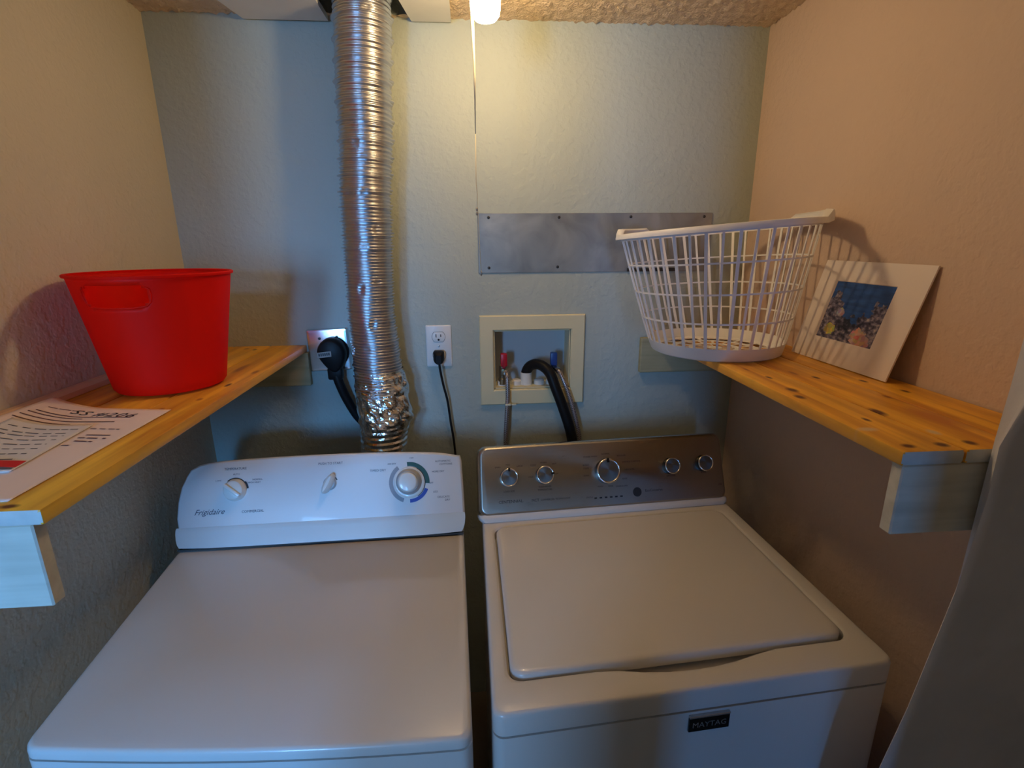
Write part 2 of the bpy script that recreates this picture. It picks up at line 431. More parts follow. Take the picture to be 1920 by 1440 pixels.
g.rings(R, False, False); g.obj('flexible_hose', M_duct, t, True)
# crumpled foil tape around the lower end
g = G(); R = []
nz, na = 74, 84
for i in range(nz+1):
    z = 1.275-(1.275-.86)*i/nz
    cx, r = dline(z); ring = []
    tape = min(1, max(0, (1.285-z)/.05))*min(1, max(0, (z-1.075)/.05))
    for k in range(na):
        a = 2*PI*k/na
        p = Vector((math.cos(a), math.sin(a), z*14))
        c1 = abs(noise.noise(p*2.6+Vector((3, 1, 2)))); c2 = noise.noise(p*4.2); c3 = noise.noise(Vector((math.cos(a)*9, math.sin(a)*9, z*110)))
        rr = r+.0030+tape*(.010*(c1-.12)+.0035*c2+.0009*c3)
        rr += (1-tape)*(.0022*math.cos(z/.0085*2*PI))
        ring.append((cx+rr*math.cos(a)+tape*.006*max(0, math.cos(a)), -.094+rr*math.sin(a)*.95, z))
    R.append(ring)
g.rings(R, False, False); tag(g.obj('foil_tape', M_foil, t), 'crumpled shiny foil tape wrapped around the lower end')

# ------------------------------------------------------------------ access plate
t = thing('access_plate', (.25, -.002, 1.62), 'long dull sheet metal cover plate screwed to the wall behind the basket', 'metal plate')
g = G().bbox(-.103, .598, -.0035, -.0002, 1.537, 1.706, .0008, 1); g.obj('plate', M_access, t)
g = G().box(.345, .50, -.006, -.0035, 1.537, 1.547); g.obj('edge_strip', M_screw, t)
def screw_at(x, z, y, r, mat, parent, name='screw'):
    R = []
    for rr, yy in ((r, 0), (r, -.0012), (r*.75, -.0025), (r*.3, -.003)):
        R.append([(x+rr*math.cos(2*PI*k/12), y+yy, z+rr*math.sin(2*PI*k/12)) for k in range(12)])
    return G().rings(R).obj(name, mat, parent, SM)
for (x, z) in ((-.071, 1.694), (.135, 1.694), (.349, 1.695), (.572, 1.695), (-.072, 1.552), (.133, 1.553)):
    screw_at(x, z, -.0035, .0042, M_screw, t)

# ------------------------------------------------------------------ range outlet with its plug (left)
t = thing('dryer_outlet', (-.557, -.004, 1.317), 'square stainless steel outlet plate behind the big black dryer plug', 'outlet')
def rotT(cx, cz, a):
    def T(x, y, z):
        dx, dz = x-cx, z-cz; return (cx+dx*math.cos(a)-dz*math.sin(a), y, cz+dx*math.sin(a)+dz*math.cos(a))
    return T
T1 = rotT(-.557, 1.317, .035)
g = G(); R = []
for (m_, y) in ((0, -.0005), (0, -.007), (.003, -.0115), (.008, -.0125)):
    R.append([T1(x, y, z) for x, z in rrect(-.617+m_, -.497-m_, 1.253+m_, 1.381-m_, .004, 3, 2)])
g.rings(R, True, True); g.obj('plate', M_plate, t, SM)
for (x, z) in ((-.579, 1.353), (-.528, 1.355)):
    p = T1(x, 0, z); screw_at(p[0], p[2], -.0125, .0042, M_screw, t)
g = G(); g.rings([[T1(-.541+rr*math.cos(2*PI*k/28), y, 1.312+rr*math.sin(2*PI*k/28)) for k in range(28)] for rr, y in ((.045, -.0125), (.045, -.0145), (.042, -.0155))]); g.obj('receptacle', M_slot, t, SM)

t = thing('power_cord', (-.541, -.045, 1.312), 'thick black dryer power cord with large round plug and grey tag', 'power cord')
g = G(); R = []
for (k_, y) in ((.92, -.016), (1.0, -.022), (1.0, -.046), (.93, -.056), (.80, -.060)):
    ring = []
    for q in range(32):
        a = 2*PI*q/32
        x = .041*math.cos(a)*k_; z = .046*math.sin(a)*k_
        if z < 0: x *= 1-.35*min(1, -z/.046); z *= 1.25; x += .008*min(1, -z/.05)
        ring.append((-.541+x, y, 1.312+z))
    R.append(ring)
g.rings(R); g.obj('plug', M_rubber, t, math.radians(50))
g = G().bbox(-.556, -.514, -.056, -.024, 1.234, 1.272, .006, 2); g.obj('strain_relief', M_rubber, t, SM)
g = G(); g.put([(-.577, -.0625, 1.303), (-.537, -.0625, 1.307), (-.537, -.0625, 1.323), (-.577, -.0625, 1.319), (-.577, -.060, 1.303), (-.537, -.060, 1.307), (-.537, -.060, 1.323), (-.577, -.060, 1.319)], [(0, 1, 2, 3), (4, 5, 6, 7), (0, 1, 5, 4), (1, 2, 6, 5), (2, 3, 7, 6), (3, 0, 4, 7)])
tg = g.obj('tag', plain('tag_grey', (.30, .29, .27), .6), t)
g = G()
for q in range(6):
    x = -.573+q*.0056; g.box(x, x+.0036, -.0630, -.0626, 1.3085+q*.0005, 1.3165+q*.0005)
tag(g.obj('lettering', M_ink, tg), kind='stuff')
g = G(); g.tube(spline([(-.533, -.042, 1.25), (-.527, -.045, 1.225), (-.512, -.040, 1.175), (-.490, -.030, 1.12), (-.462, -.022, 1.07), (-.45, -.02, 1.0), (-.45, -.04, .85)], 8), .0135, 14); g.obj('cable', M_cord, t, True)

# ------------------------------------------------------------------ duplex outlet and washer cord
t = thing('wall_outlet', (-.229, -.003, 1.32), 'white duplex wall outlet with a thin black cord plugged into its lower socket', 'outlet')
g = G(); R = []
for (m_, y) in ((0, -.0005), (0, -.0035), (.003, -.006)):
    R.append([(x, y, z) for x, z in rrect(-.2675+m_, -.1905-m_, 1.256+m_, 1.384-m_, .003, 3, 2)])
g.rings(R); g.obj('cover_plate', M_white, t, SM)
for zc in (1.349, 1.293):
    R = []
    for m_, y in ((0, -.006), (0, -.008), (.001, -.0085)):
        ring = []
        for q in range(28):
            a = 2*PI*q/28; x = (.0195-m_)*math.cos(a); z = max(-.0150+m_, min(.0150-m_, (.0195-m_)*math.sin(a))); ring.append((-.229+x, y, zc+z))
        R.append(ring)
    rc = G().rings(R).obj('receptacle', M_white, t, SM)
    g = G(); g.box(-.2375, -.2350, -.0090, -.0084, zc-.001, zc+.009); g.box(-.2235, -.2210, -.0090, -.0084, zc+.0, zc+.008)
    g.rings([[(-.229+.0032*math.cos(2*PI*k/10), y, zc-.0085+.0032*math.sin(2*PI*k/10)) for k in range(10)] for y in (-.0084, -.0090)])
    g.obj('slot', M_slot, rc)
    R = [[(-.229+(.0205)*math.cos(2*PI*q/28), y, zc+max(-.016, min(.016, .0205*math.sin(2*PI*q/28)))) for q in range(28)] for y in (-.0060, -.0066)]
    G().rings(R).obj('seam', M_gap, rc)
screw_at(-.229, 1.321, -.006, .0028, M_galv, t)
t = thing('power_cord', (-.229, -.03, 1.29), 'thin black washer power cord hanging from the white outlet', 'power cord')
g = G(); R = []
for (hw, z0, z1, y) in ((.012, 1.282, 1.308, -.0088), (.0165, 1.280, 1.309, -.014), (.0165, 1.276, 1.309, -.024), (.013, 1.272, 1.304, -.034), (.008, 1.270, 1.298, -.040)):
    R.append([(-.230+x, y, z) for x, z in rrect(-hw, hw, z0, z1, .006, 4, 2)])
g.rings(R); g.obj('plug', M_rubber, t, SM)
g = G(); g.tube(spline([(-.2295, -.027, 1.290), (-.2285, -.032, 1.270), (-.226, -.031, 1.245), (-.219, -.026, 1.20), (-.209, -.022, 1.15), (-.202, -.02, 1.08), (-.193, -.02, 1.0), (-.185, -.03, .85)], 8), lambda q: max(.0036, .0085-.05*q), 10); g.obj('cable', M_cord, t, True)

# ------------------------------------------------------------------ recessed washer box
t = thing('washer_outlet_box', (.058, -.005, 1.12), 'cream plastic washer supply box recessed in the wall with red and blue valves', 'outlet box')
g = G(); ox0, ox1, oz0, oz1 = -.105, .221, 1.128, 1.411
R = []
for (a0, a1, c0, c1, y) in ((ox0, ox1, oz0, oz1, -.0005), (ox0, ox1, oz0, oz1, -.008), (ox0+.003, ox1-.003, oz0+.003, oz1-.003, -.011), (bx0-.003, bx1+.003, bz0-.003, bz1+.003, -.011), (bx0+.0005, bx1-.0005, bz0+.0005, bz1-.0005, -.007), (bx0+.0005, bx1-.0005, bz0+.0005, bz1-.0005, -.0005)):
    R.append([(a0, y, c0), (a1, y, c0), (a1, y, c1), (a0, y, c1)])
g.rings(R, False, False, loop=False); g.obj('frame', M_boxp, t)
g = G(); e = .0012
g.box(bx0+e, bx0+.004, -.0, .085, bz0+e, bz1-e); g.box(bx1-.004, bx1-e, -.0, .085, bz0+e, bz1-e)
g.box(bx0+e, bx1-e, -.0, .085, bz1-.004, bz1-e); g.box(bx0+e, bx1-e, -.0, .085, bz0+e, bz0+.005)
g.obj('box_walls', M_boxp, t)
g = G().box(bx0+e, bx1-e, .083, .088, bz0+e, bz1-e); g.obj('box_back', M_boxin, t)
for (xc, mt, nm_) in ((-.030, M_redv, 'hot_valve'), (.128, M_bluev, 'cold_valve')):
    g = G(); g.rings(lathe([(.009, 1.182), (.013, 1.186), (.013, 1.204), (.010, 1.207), (.010, 1.245)], xc-.004, .030, 16)); g.bbox(xc-.012, xc+.004, .018, .042, 1.215, 1.240, .003, 1)
    vb = g.obj(nm_, M_brass, t, SM)
    g = G(); g.bbox(xc-.0105, xc+.0105, .002, .024, 1.248, 1.290, .004, 2); g.bbox(xc-.005, xc+.005, .012, .03, 1.24, 1.256, .002, 1)
    tag(g.obj('handle', mt, vb, SM), ('red' if mt is M_redv else 'blue')+' valve handle')
g = G(); g.rings(lathe([(.0185, 1.182), (.0185, 1.222), (.015, 1.222), (.015, 1.190)], .043, .035, 24), False, True); g.obj('drain_pipe', M_pvc, t, SM)
for xc in (-.034, .010, .085, .124): G().rings(lathe([(.017, 1.182), (.017, 1.195), (.012, 1.199)], xc, .035, 16)).obj('collar', M_pvc, t, SM)

g = G(); g.tube(spline([(.043, .035, 1.195), (.044, .033, 1.226), (.060, .022, 1.248), (.085, .000, 1.252), (.110, -.024, 1.232), (.128, -.040, 1.185), (.150, -.048, 1.125), (.176, -.055, 1.04), (.184, -.06, .96), (.184, -.07, .75)], 8), .0165, 16)
tag(g.obj('drain_hose', M_rubber, None, True, (.043, .035, 1.195)), 'thick black drain hose looping out of the wall box down behind the washer', 'hose')
for (pts, lab, xc) in (([(-.026, .012, 1.228), (-.024, -.008, 1.232), (-.022, -.022, 1.215), (-.0215, -.027, 1.16), (-.026, -.030, 1.09), (-.030, -.034, 1.0), (-.030, -.06, .85)], 'braided steel hose running straight down from the red hot valve', -.026),
                       ([(.134, .012, 1.238), (.143, -.006, 1.232), (.157, -.022, 1.20), (.175, -.030, 1.15), (.194, -.036, 1.08), (.208, -.04, 1.0), (.21, -.06, .85)], 'braided steel hose curving down from the blue cold valve behind the drain hose', .134)):
    t = thing('supply_hose', pts[0], lab, 'hose')
    g = G(); g.tube(spline(pts, 8), .0068, 12); g.obj('braided_tube', M_braid, t, True)
    p = Vector(pts[0]); q = Vector(pts[1])
    g = G(); g.tube([p+(p-q)*.2, p+(q-p)*.15, q], .0098, 10); g.obj('coupling_nut', M_chrome, t, SM)
    if xc < 0:
        g = G(); g.bbox(-.0300, -.0120, -.0355, -.0115, 1.131, 1.138, .0015, 1); g.bbox(-.012, .006, -.027, -.022, 1.130, 1.135, .001, 1); g.obj('cable_tie', M_tie, t, SM)

# ------------------------------------------------------------------ shelves
def shelf(name, lab, edges, y0, y1, ztop, th, cleats, knots, strip=None):
    ox, oy = edges[0], y0
    t = thing(name, (ox, oy, ztop-th), lab, 'shelf')
    kn = [(k[0]-ox, k[1]-oy, k[2], k[3], k[4]) for k in knots]
    mt = wood('honey_pine', (.66, .25, .024), (1.0, .52, .048), kn)
    for a, b in zip(edges, edges[1:]):
        g = G(); g.bbox(a+.0009, b-.0009, y0, y1, ztop-th, ztop, .0035, 2)
        o = g.obj('board', mt, t, math.radians(30), mats=[mt, M_end])
        for p in o.data.polygons:
            if p.normal.y < -.9: p.material_index = 1
    for c in cleats:
        g = G(); g.bbox(*c, .002, 1); g.obj('cleat', M_lumber2 if c[3] > -.01 else M_lumber, t)
    if strip:
        R = [[(x, y, z) for x, z in strip] for y in (y0, y0+.3, y1)]
        G().rings(R).obj('wall_strip', plain('strip_varnished', (.74, .50, .30), .5), t)
    return t
DK = (.13, .035, .010); SOFT = (.40, .13, .025)
shelf('wooden_shelf', 'left honey pine board shelf carrying the red bucket and the papers', [-.935, -.832, -.727, -.622], -.996, -.001, 1.332, .0205,
      [(-.934, -.640, -.992, -.972, 1.200, 1.311), (-.83, -.617, -.021, -.001, 1.210, 1.311)],
      [(-.665, -.985, .012, .006, DK), (-.652, -.455, .006, .016, DK), (-.70, -.62, .006, .012, SOFT), (-.66, -.56, .006, .010, SOFT), (-.64, -.34, .007, .02, SOFT), (-.75, -.06, .006, .012, DK), (-.69, -.3, .01, .05, SOFT), (-.78, -.045, .008, .01, SOFT)],
      strip=[(-.936, 1.333), (-.916, 1.333), (-.918, 1.343), (-.926, 1.349), (-.936, 1.350)])
shelf('wooden_shelf', 'right honey pine board shelf carrying the laundry basket and the matted picture', [.428, .518, .610, .712], -.984, -.001, 1.356, .0205,
      [(.436, .562, -.981, -.961, 1.232, 1.335), (.398, .712, -.021, -.001, 1.224, 1.335)],
      [(.462, -.691, .010, .016, DK), (.448, -.735, .009, .014, DK), (.522, -.825, .008, .020, DK), (.452, -.965, .010, .008, DK), (.500, -.965, .010, .009, DK), (.544, -.962, .009, .010, DK),
       (.563, -.610, .006, .012, DK), (.637, -.645, .006, .012, DK), (.60, -.75, .005, .012, SOFT), (.585, -.86, .022, .055, (.62, .22, .03)), (.54, -.57, .006, .02, SOFT), (.470, -.60, .005, .012, DK), (.66, -.72, .006, .012, DK),
       (.475, -.86, .005, .010, DK), (.46, -.53, .004, .014, SOFT), (.446, -.90, .016, .009, (.80, .55, .28)), (.53, -.92, .008, .012, (.80, .55, .28))])

# ------------------------------------------------------------------ red bucket
t = thing('bucket', (-.769, -.445, 1.333), 'bright red plastic bucket on the left shelf', 'bucket')
ZB, ZT, RB, RT, NB = 1.333, 1.571, .101, .1405, 120
def bring(z, r): return [(-.769+r*math.cos(2*PI*k/NB), -.445+r*math.sin(2*PI*k/NB), z) for k in range(NB)]
zs = [ZB+.004, ZB+.010, ZB+.03, ZB+.08, ZB+.13, ZB+.17, 1.512, 1.520, 1.528, 1.548, 1.553, 1.560, ZT-.004]
rs = []
for z in zs: rs.append(RB+(RT-RB)*(z-ZB)/(ZT-ZB)-(.0035 if z < ZB+.006 else 0)-(.0 if z < 1.5 else 0))
R = [bring(z, r) for z, r in zip(zs, rs)]
V = [p for r in R for p in r]; Fc = []
for i in range(len(R)-1):
    for k in range(NB):
        a = (k+.5)/NB*360; zc = (zs[i]+zs[i+1])/2
        d = min(abs(a-270), abs(a-90))
        if 1.515 < zc < 1.555:
            lim = 24 if 1.52 < zc < 1.548 else 21
            if d < lim: continue
        Fc.append((i*NB+k, i*NB+(k+1) % NB, (i+1)*NB+(k+1) % NB, (i+1)*NB+k))
Fc.append(tuple(range(NB))[::-1])
o = add('body', V, Fc, M_red, t, SM)
md = o.modifiers.new('thickness', 'SOLIDIFY'); md.thickness = .0022; md.offset = -1
g = G(); prof = [(RT-.002, ZT-.006), (RT+.0035, ZT-.006), (RT+.0045, ZT-.002), (RT+.002, ZT), (RT-.003, ZT-.001)]
g.rings([bring(z, r) for r, z in prof], False, False, loop=True); g.obj('rim', M_red, t, SM)
for s in (-1, 1):  # raised lip framing each grip hole
    g = G(); P = []
    for (a, z) in ((-23, 1.549), (-25.5, 1.546), (-26, 1.536), (-25, 1.522), (-22, 1.5145), (-12, 1.512), (0, 1.5115), (12, 1.512), (22, 1.5145), (25, 1.522), (26, 1.536), (25.5, 1.546), (23, 1.549)):
        r = RB+(RT-RB)*(z-ZB)/(ZT-ZB)+.0006; aa = math.radians(a+s*90); P.append((-.769+r*math.cos(aa), -.445+r*math.sin(aa), z))
    g.tube(P, .0017, 6); g.obj('grip_lip', M_red, t, True)

# ------------------------------------------------------------------ laundry basket
BCX, BCY, BZ = .485, -.325, 1.357
RCX, RCY = .467, -.302
t = thing('laundry_basket', (BCX, BCY, BZ), 'white plastic lattice laundry basket overhanging the right shelf', 'laundry basket')
AZ = -1.45
def el(cx, cy, a, b, th):
    x, y = a*math.cos(th), b*math.sin(th); c, s = math.cos(AZ), math.sin(AZ)
    return cx+x*c-y*s, cy+x*s+y*c
def bpt(q, th, off=0.0):
    """q 0 at base bottom, 1 at rim top; th angle; off outward"""
    xb, yb = el(BCX, BCY, .150+off, .154+off, th); xr, yr = el(RCX, RCY, .240+off, .218+off, th)
    ee = q**.92
    zr = 1.655+.071*(xr-RCX)-.025*(yr-RCY)
    return Vector((xb+(xr-xb)*ee, yb+(yr-yb)*ee, BZ+(zr-BZ)*q))
NR = 42
# lattice: ribs and hoops, one part
g = G()
for k in range(NR):
    th = 2*PI*(k+.5)/NR; w = .0068 if k % 2 else .0050
    sec = []
    for i in range(9):
        q = .095+(.955-.095)*i/8
        p = bpt(q, th); dth = w/2/.2
        p0 = bpt(q, th-dth*(1-.25*(1-q))); p1 = bpt(q, th+dth*(1-.25*(1-q))); n = Vector((p.x-BCX, p.y-BCY, 0)).normalized()*.0014
        tg_ = (p1-p0).normalized()*w/2
        sec.append([p-tg_-n, p+tg_-n, p+tg_+n, p-tg_+n])
    g.rings(sec)
for q in (.30, .52, .745):
    R = []
    for k in range(96):
        th = 2*PI*k/96; p = bpt(q, th); n = Vector((p.x-BCX, p.y-BCY, 0)).normalized()*.0013; z = Vector((0, 0, .0019))
        R.append([p-n-z, p+n-z, p+n+z, p-n+z])
    g.rings(R, False, False, loop=True)
tag(g.obj('lattice', M_basket, t, math.radians(50)), kind='stuff')
# solid band at the bottom
g = G(); R = []
for (q, off) in ((0.0, -.006), (.012, 0), (.06, .001), (.105, .001), (.105, -.0018), (.03, -.0028), (.022, -.012)):
    R.append([bpt(q, 2*PI*k/96, off) for k in range(96)])
g.rings(R, False, False); g.obj('base_band', M_basket, t, SM)
# pierced floor
g = G(); V = []; Fc = []; NA, NRr = 96, 10
for i in range(NRr+1):
    for k in range(NA):
        f = i/NRr; x, y = el(BCX, BCY, .142*f+.004, .146*f+.004, 2*PI*k/NA); V.append((x, y, BZ+.007))
for i in range(NRr):
    for k in range(NA):
        hole = 1 <= i <= 9 and i % 3 != 0 and (k + (i//3)*2) % 6 not in (0,)
        if not hole: Fc.append((i*NA+k, i*NA+(k+1) % NA, (i+1)*NA+(k+1) % NA, (i+1)*NA+k))
Fc.append(tuple(range(NA)))
o = add('floor_grille', V, Fc, M_basket, t); md = o.modifiers.new('thickness', 'SOLIDIFY'); md.thickness = .002
# rim with two raised handles
g = G(); R = []
for k in range(120):
    th = 2*PI*k/120; p = bpt(1, th); n = Vector((p.x-RCX, p.y-RCY, 0)).normalized()
    ang = math.degrees(math.atan2(n.y, n.x))
    hd = 0
    for c in (-18, 130):
        d = abs((ang-c+180) % 360-180); hd = max(hd, min(1, max(0, ((31 if c < 0 else 22)-d)/5)))
    up = Vector((0, 0, .016*hd)); ow = n*(.006*hd); dz = lambda z: Vector((0, 0, z))
    R.append([p-n*.003+dz(-.014), p-n*.003+dz(-.002)+up, p+n*.002+dz(.002)+up, p+n*.010+ow+dz(.001)+up, p+n*.0135+ow+dz(-.005)+up*.8, p+n*.0135+ow+dz(-.011)+up*.3, p+n*.0110+ow+dz(-.011)+up*.3, p+n*.0105+ow+dz(-.004)+up*.8, p+n*.001+dz(-.003)+up*.6, p+n*.000+dz(-.014)])
g.rings(R, False, False, loop=True); g.obj('rim', M_basket, t, math.radians(50))

# ------------------------------------------------------------------ matted picture leaning on the right wall
BL, BR_, TR, TL = Vector((.666, -.366, 1.3575)), Vector((.669, -.663, 1.3575)), Vector((.7105, -.686, 1.5775)), Vector((.7105, -.388, 1.579))
t = thing('matted_picture', ((BL+BR_)/2), 'matted print of a coral reef leaning against the right wall', 'picture')
nrm = (BR_-BL).cross(TL-BL).normalized()
if nrm.x > 0: nrm = -nrm
def PP(u, v, w=0): return (BL*(1-u)+BR_*u)*(1-v)+(TL*(1-u)+TR*u)*v+nrm*w
iu0, iu1, iv0, iv1 = .205, .765, .235, .80
g = G(); R = []
for (u0, u1, v0, v1, w) in ((0, 1, 0, 1, -.0005), (0, 1, 0, 1, .0025), (iu0-.005, iu1+.005, iv0-.006, iv1+.006, .0025), (iu0, iu1, iv0, iv1, .001)):
    R.append([PP(u0, v0, w), PP(u1, v0, w), PP(u1, v1, w), PP(u0, v1, w)])
g.rings(R, True, False); o = g.obj('mat_board', M_mat, t)
# reef print
mt, nt, b = nm('reef_print'); b.inputs['Roughness'].default_value = .35
uvn = nt.nodes.new('ShaderNodeUVMap'); sx = nt.nodes.new('ShaderNodeSeparateXYZ'); lk(nt, uvn.outputs[0], sx.inputs[0])
def N(ty, **kw):
    n = nt.nodes.new(ty)
    for k, v in kw.items(): setattr(n, k, v)
    return n
def math_(op, a, b_=None, c=None):
    n = N('ShaderNodeMath', operation=op)
    for i, q in enumerate((a, b_, c)):
        if q is None: continue
        if isinstance(q, (int, float)): n.inputs[i].default_value = q
        else: lk(nt, q, n.inputs[i])
    return n.outputs[0]
nz_ = N('ShaderNodeTexNoise'); nz_.inputs['Scale'].default_value = 7; nz_.inputs['Detail'].default_value = 6; lk(nt, uvn.outputs[0], nz_.inputs['Vector'])
vor = N('ShaderNodeTexVoronoi'); vor.inputs['Scale'].default_value = 16; lk(nt, uvn.outputs[0], vor.inputs['Vector'])
nz2 = N('ShaderNodeTexNoise'); nz2.inputs['Scale'].default_value = 15; nz2.inputs['Detail'].default_value = 5; lk(nt, uvn.outputs[0], nz2.inputs['Vector'])
# reef height: high at the left, low in the middle, rising at the right
U, Vv = sx.outputs[0], sx.outputs[1]
gl = math_('MULTIPLY', math_('POWER', 2.718, math_('MULTIPLY', math_('POWER', math_('DIVIDE', math_('SUBTRACT', U, .12), .20), 2), -1)), .42)
gr = math_('MULTIPLY', math_('POWER', 2.718, math_('MULTIPLY', math_('POWER', math_('DIVIDE', math_('SUBTRACT', U, .92), .24), 2), -1)), .33)
hgt = math_('ADD', math_('ADD', gl, gr), .36)
hgt = math_('ADD', hgt, math_('MULTIPLY', math_('SUBTRACT', nz_.outputs['Fac'], .5), .8))
mask = math_('LESS_THAN', Vv, hgt)
wat = N('ShaderNodeValToRGB'); wat.color_ramp.elements[0].color = (.010, .055, .22, 1); wat.color_ramp.elements[0].position = .35; wat.color_ramp.elements[1].color = (.03, .14, .55, 1)
mpw = N('ShaderNodeMapping'); mpw.inputs['Rotation'].default_value = (0, 0, .6); mpw.inputs['Scale'].default_value = (2, 11, 1); lk(nt, uvn.outputs[0], mpw.inputs['Vector'])
nw = N('ShaderNodeTexNoise'); nw.inputs['Scale'].default_value = 1.2; nw.inputs['Detail'].default_value = 5; lk(nt, mpw.outputs[0], nw.inputs['Vector']); lk(nt, nw.outputs['Fac'], wat.inputs['Fac'])
cor = N('ShaderNodeValToRGB'); e = cor.color_ramp.elements
e[0].position = .36; e[0].color = (.010, .010, .022, 1); e[1].position = .80; e[1].color = (.60, .50, .46, 1)
e2 = e.new(.50); e2.color = (.07, .055, .09, 1); e3 = e.new(.62); e3.color = (.22, .19, .26, 1)
mid = math_('MULTIPLY', math_('POWER', 2.718, math_('MULTIPLY', math_('ADD', math_('POWER', math_('DIVIDE', math_('SUBTRACT', U, .50), .20), 2), math_('POWER', math_('DIVIDE', math_('SUBTRACT', Vv, .36), .15), 2)), -1)), -.22)
lk(nt, math_('ADD', math_('ADD', nz2.outputs['Fac'], mid), math_('MULTIPLY', vor.outputs['Distance'], .12)), cor.inputs['Fac'])
mxa = N('ShaderNodeMix', data_type='RGBA'); lk(nt, mask, mxa.inputs[0]); lk(nt, wat.outputs[0], mxa.inputs[6]); lk(nt, cor.outputs[0], mxa.inputs[7])
# yellow sponge and pink coral patches
def blob(cx, cy, r, col, prev, thr=.5):
    d = math_('ADD', math_('POWER', math_('DIVIDE', math_('SUBTRACT', U, cx), r), 2), math_('POWER', math_('DIVIDE', math_('SUBTRACT', Vv, cy), r), 2))
    d = math_('ADD', d, math_('MULTIPLY', math_('SUBTRACT', nz2.outputs['Fac'], .5), 3.2))
    mk = math_('LESS_THAN', d, 1.0)
    mx = N('ShaderNodeMix', data_type='RGBA'); lk(nt, mk, mx.inputs[0]); lk(nt, prev, mx.inputs[6])
    mm = N('ShaderNodeMix', data_type='RGBA', blend_type='MULTIPLY'); mm.inputs[0].default_value = .55; mm.inputs[6].default_value = (*col, 1)
    lk(nt, vor.outputs['Color'], mm.inputs[7]); lk(nt, mm.outputs[2], mx.inputs[7]); return mx.outputs[2]
out = mxa.outputs[2]
out = blob(.19, .17, .10, (.80, .62, .12), out)
out = blob(.72, .14, .13, (.80, .42, .36), out)
out = blob(.82, .06, .12, (.70, .34, .28), out)
out = blob(.28, .48, .07, (.62, .42, .48), out)
lk(nt, out, b.inputs['Base Color'])
Rv = [PP(iu0, iv0, .0012), PP(iu1, iv0, .0012), PP(iu1, iv1, .0012), PP(iu0, iv1, .0012)]
Rb = [p-nrm*.0008 for p in Rv]
o = add('print', Rv+Rb, [(0, 1, 2, 3), (7, 6, 5, 4), (0, 4, 5, 1), (1, 5, 6, 2), (2, 6, 7, 3), (3, 7, 4, 0)], mt, t)
uvl = o.data.uv_layers.new(name='UVMap'); uvc = [(0, 0), (1, 0), (1, 1), (0, 1)]*2
for lp in o.data.loops: uvl.data[lp.index].uv = uvc[lp.vertex_index]

# ------------------------------------------------------------------ papers on the left shelf
SHZ = 1.332
def pz(x, y):      # sheet lifts towards the wall
    q = max(0, (-.80-x)/.10); return SHZ+.0012+.020*q*q
def sheet(name, corners, zf, mat, parent, n=40, th=.0006):
    (a, b, c, d) = [Vector(p) for p in corners]; V = []; Fc = []
    for i in range(n+1):
        for j in range(n+1):
            u, v = i/n, j/n; p = (a*(1-u)+b*u)*(1-v)+(d*(1-u)+c*u)*v; V.append((p.x, p.y, zf(p.x, p.y)))
    for i in range(n):
        for j in range(n): Fc.append((i*(n+1)+j, (i+1)*(n+1)+j, (i+1)*(n+1)+j+1, i*(n+1)+j+1))
    o = add(name, V, Fc, mat, parent, True)
    md = o.modifiers.new('thickness', 'SOLIDIFY'); md.thickness = th; md.offset = -1
    return o
def strips(parent, name, mat, zf, lift, lines):
    """lines: (x0, y0, x1, y1, thickness) cut into words"""
    g = G()
    for (x0, y0, x1, y1, w, words) in lines:
        L = math.hypot(x1-x0, y1-y0); ux, uy = (x1-x0)/L, (y1-y0)/L; px, py = -uy*w/2, ux*w/2
        s = 0
        while s < L:
            e_ = min(L, s+(random.uniform(.010, .022) if words else .008))
            p0 = (x0+ux*s, y0+uy*s); p1 = (x0+ux*e_, y0+uy*e_); g.put([(p0[0]-px, p0[1]-py, zf(*p0)+lift), (p1[0]-px, p1[1]-py, zf(*p1)+lift), (p1[0]+px, p1[1]+py, zf(*p1)+lift), (p0[0]+px, p0[1]+py, zf(*p0)+lift)], [(0, 1, 2, 3)])
            s = e_+(random.uniform(.002, .009) if words else 0)
    return tag(g.obj(name, mat, parent), kind='stuff')
t = thing('notice_sheet', (-.78, -.80, SHZ+.001), 'large printed sheet with a handwritten heading lying on the left shelf', 'paper')
sheet('page', [(-.905, -.985), (-.674, -.975), (-.676, -.628), (-.900, -.590)], pz, M_paper, t)
M_brown = plain('ink_brown', (.13, .05, .05), .6)
strips(t, 'printing', M_brown, pz, .0012, [
    (-.880, -.632, -.835, -.630, .0020, True),
    (-.885, -.652, -.722, -.668, .0026, False), (-.890, -.662, -.800, -.670, .0026, False), (-.892, -.676, -.735, -.690, .0026, False), (-.893, -.690, -.800, -.698, .0026, False),
    (-.752, -.722, -.702, -.730, .0022, True), (-.738, -.752, -.698, -.758, .0030, False), (-.742, -.764, -.696, -.772, .0034, True), (-.738, -.778, -.708, -.784, .0036, True), (-.744, -.795, -.730, -.797, .0030, True)])
V, Fc = text_shape('SS #206', .036, shear=.25, space=1.05)
V2 = []
for v in V:
    x = -.842+v.x*.98; y = -.643+v.y*.78-(v.x*.20); V2.append((x, y, pz(x, y)+.0012))
tag(add('handwriting', V2, Fc, M_ink, t), kind='stuff')
t = thing('notice_card', (-.80, -.80, SHZ+.004), 'small white card with a red stripe lying on top of the printed sheet', 'card')
cz = lambda x, y: pz(x, y)+.0022
sheet('card_sheet', [(-.868, -.900), (-.738, -.893), (-.757, -.706), (-.885, -.700)], cz, M_card, t, 24, .0008)
ln = []
for i, yy in enumerate((-.722, -.740, -.752, -.768, -.786, -.803, -.822, -.842)):
    ln.append((-.872, yy-.003, -.765, yy-.008, .0024, True))
strips(t, 'printing', M_inkg, cz, .0011, ln)
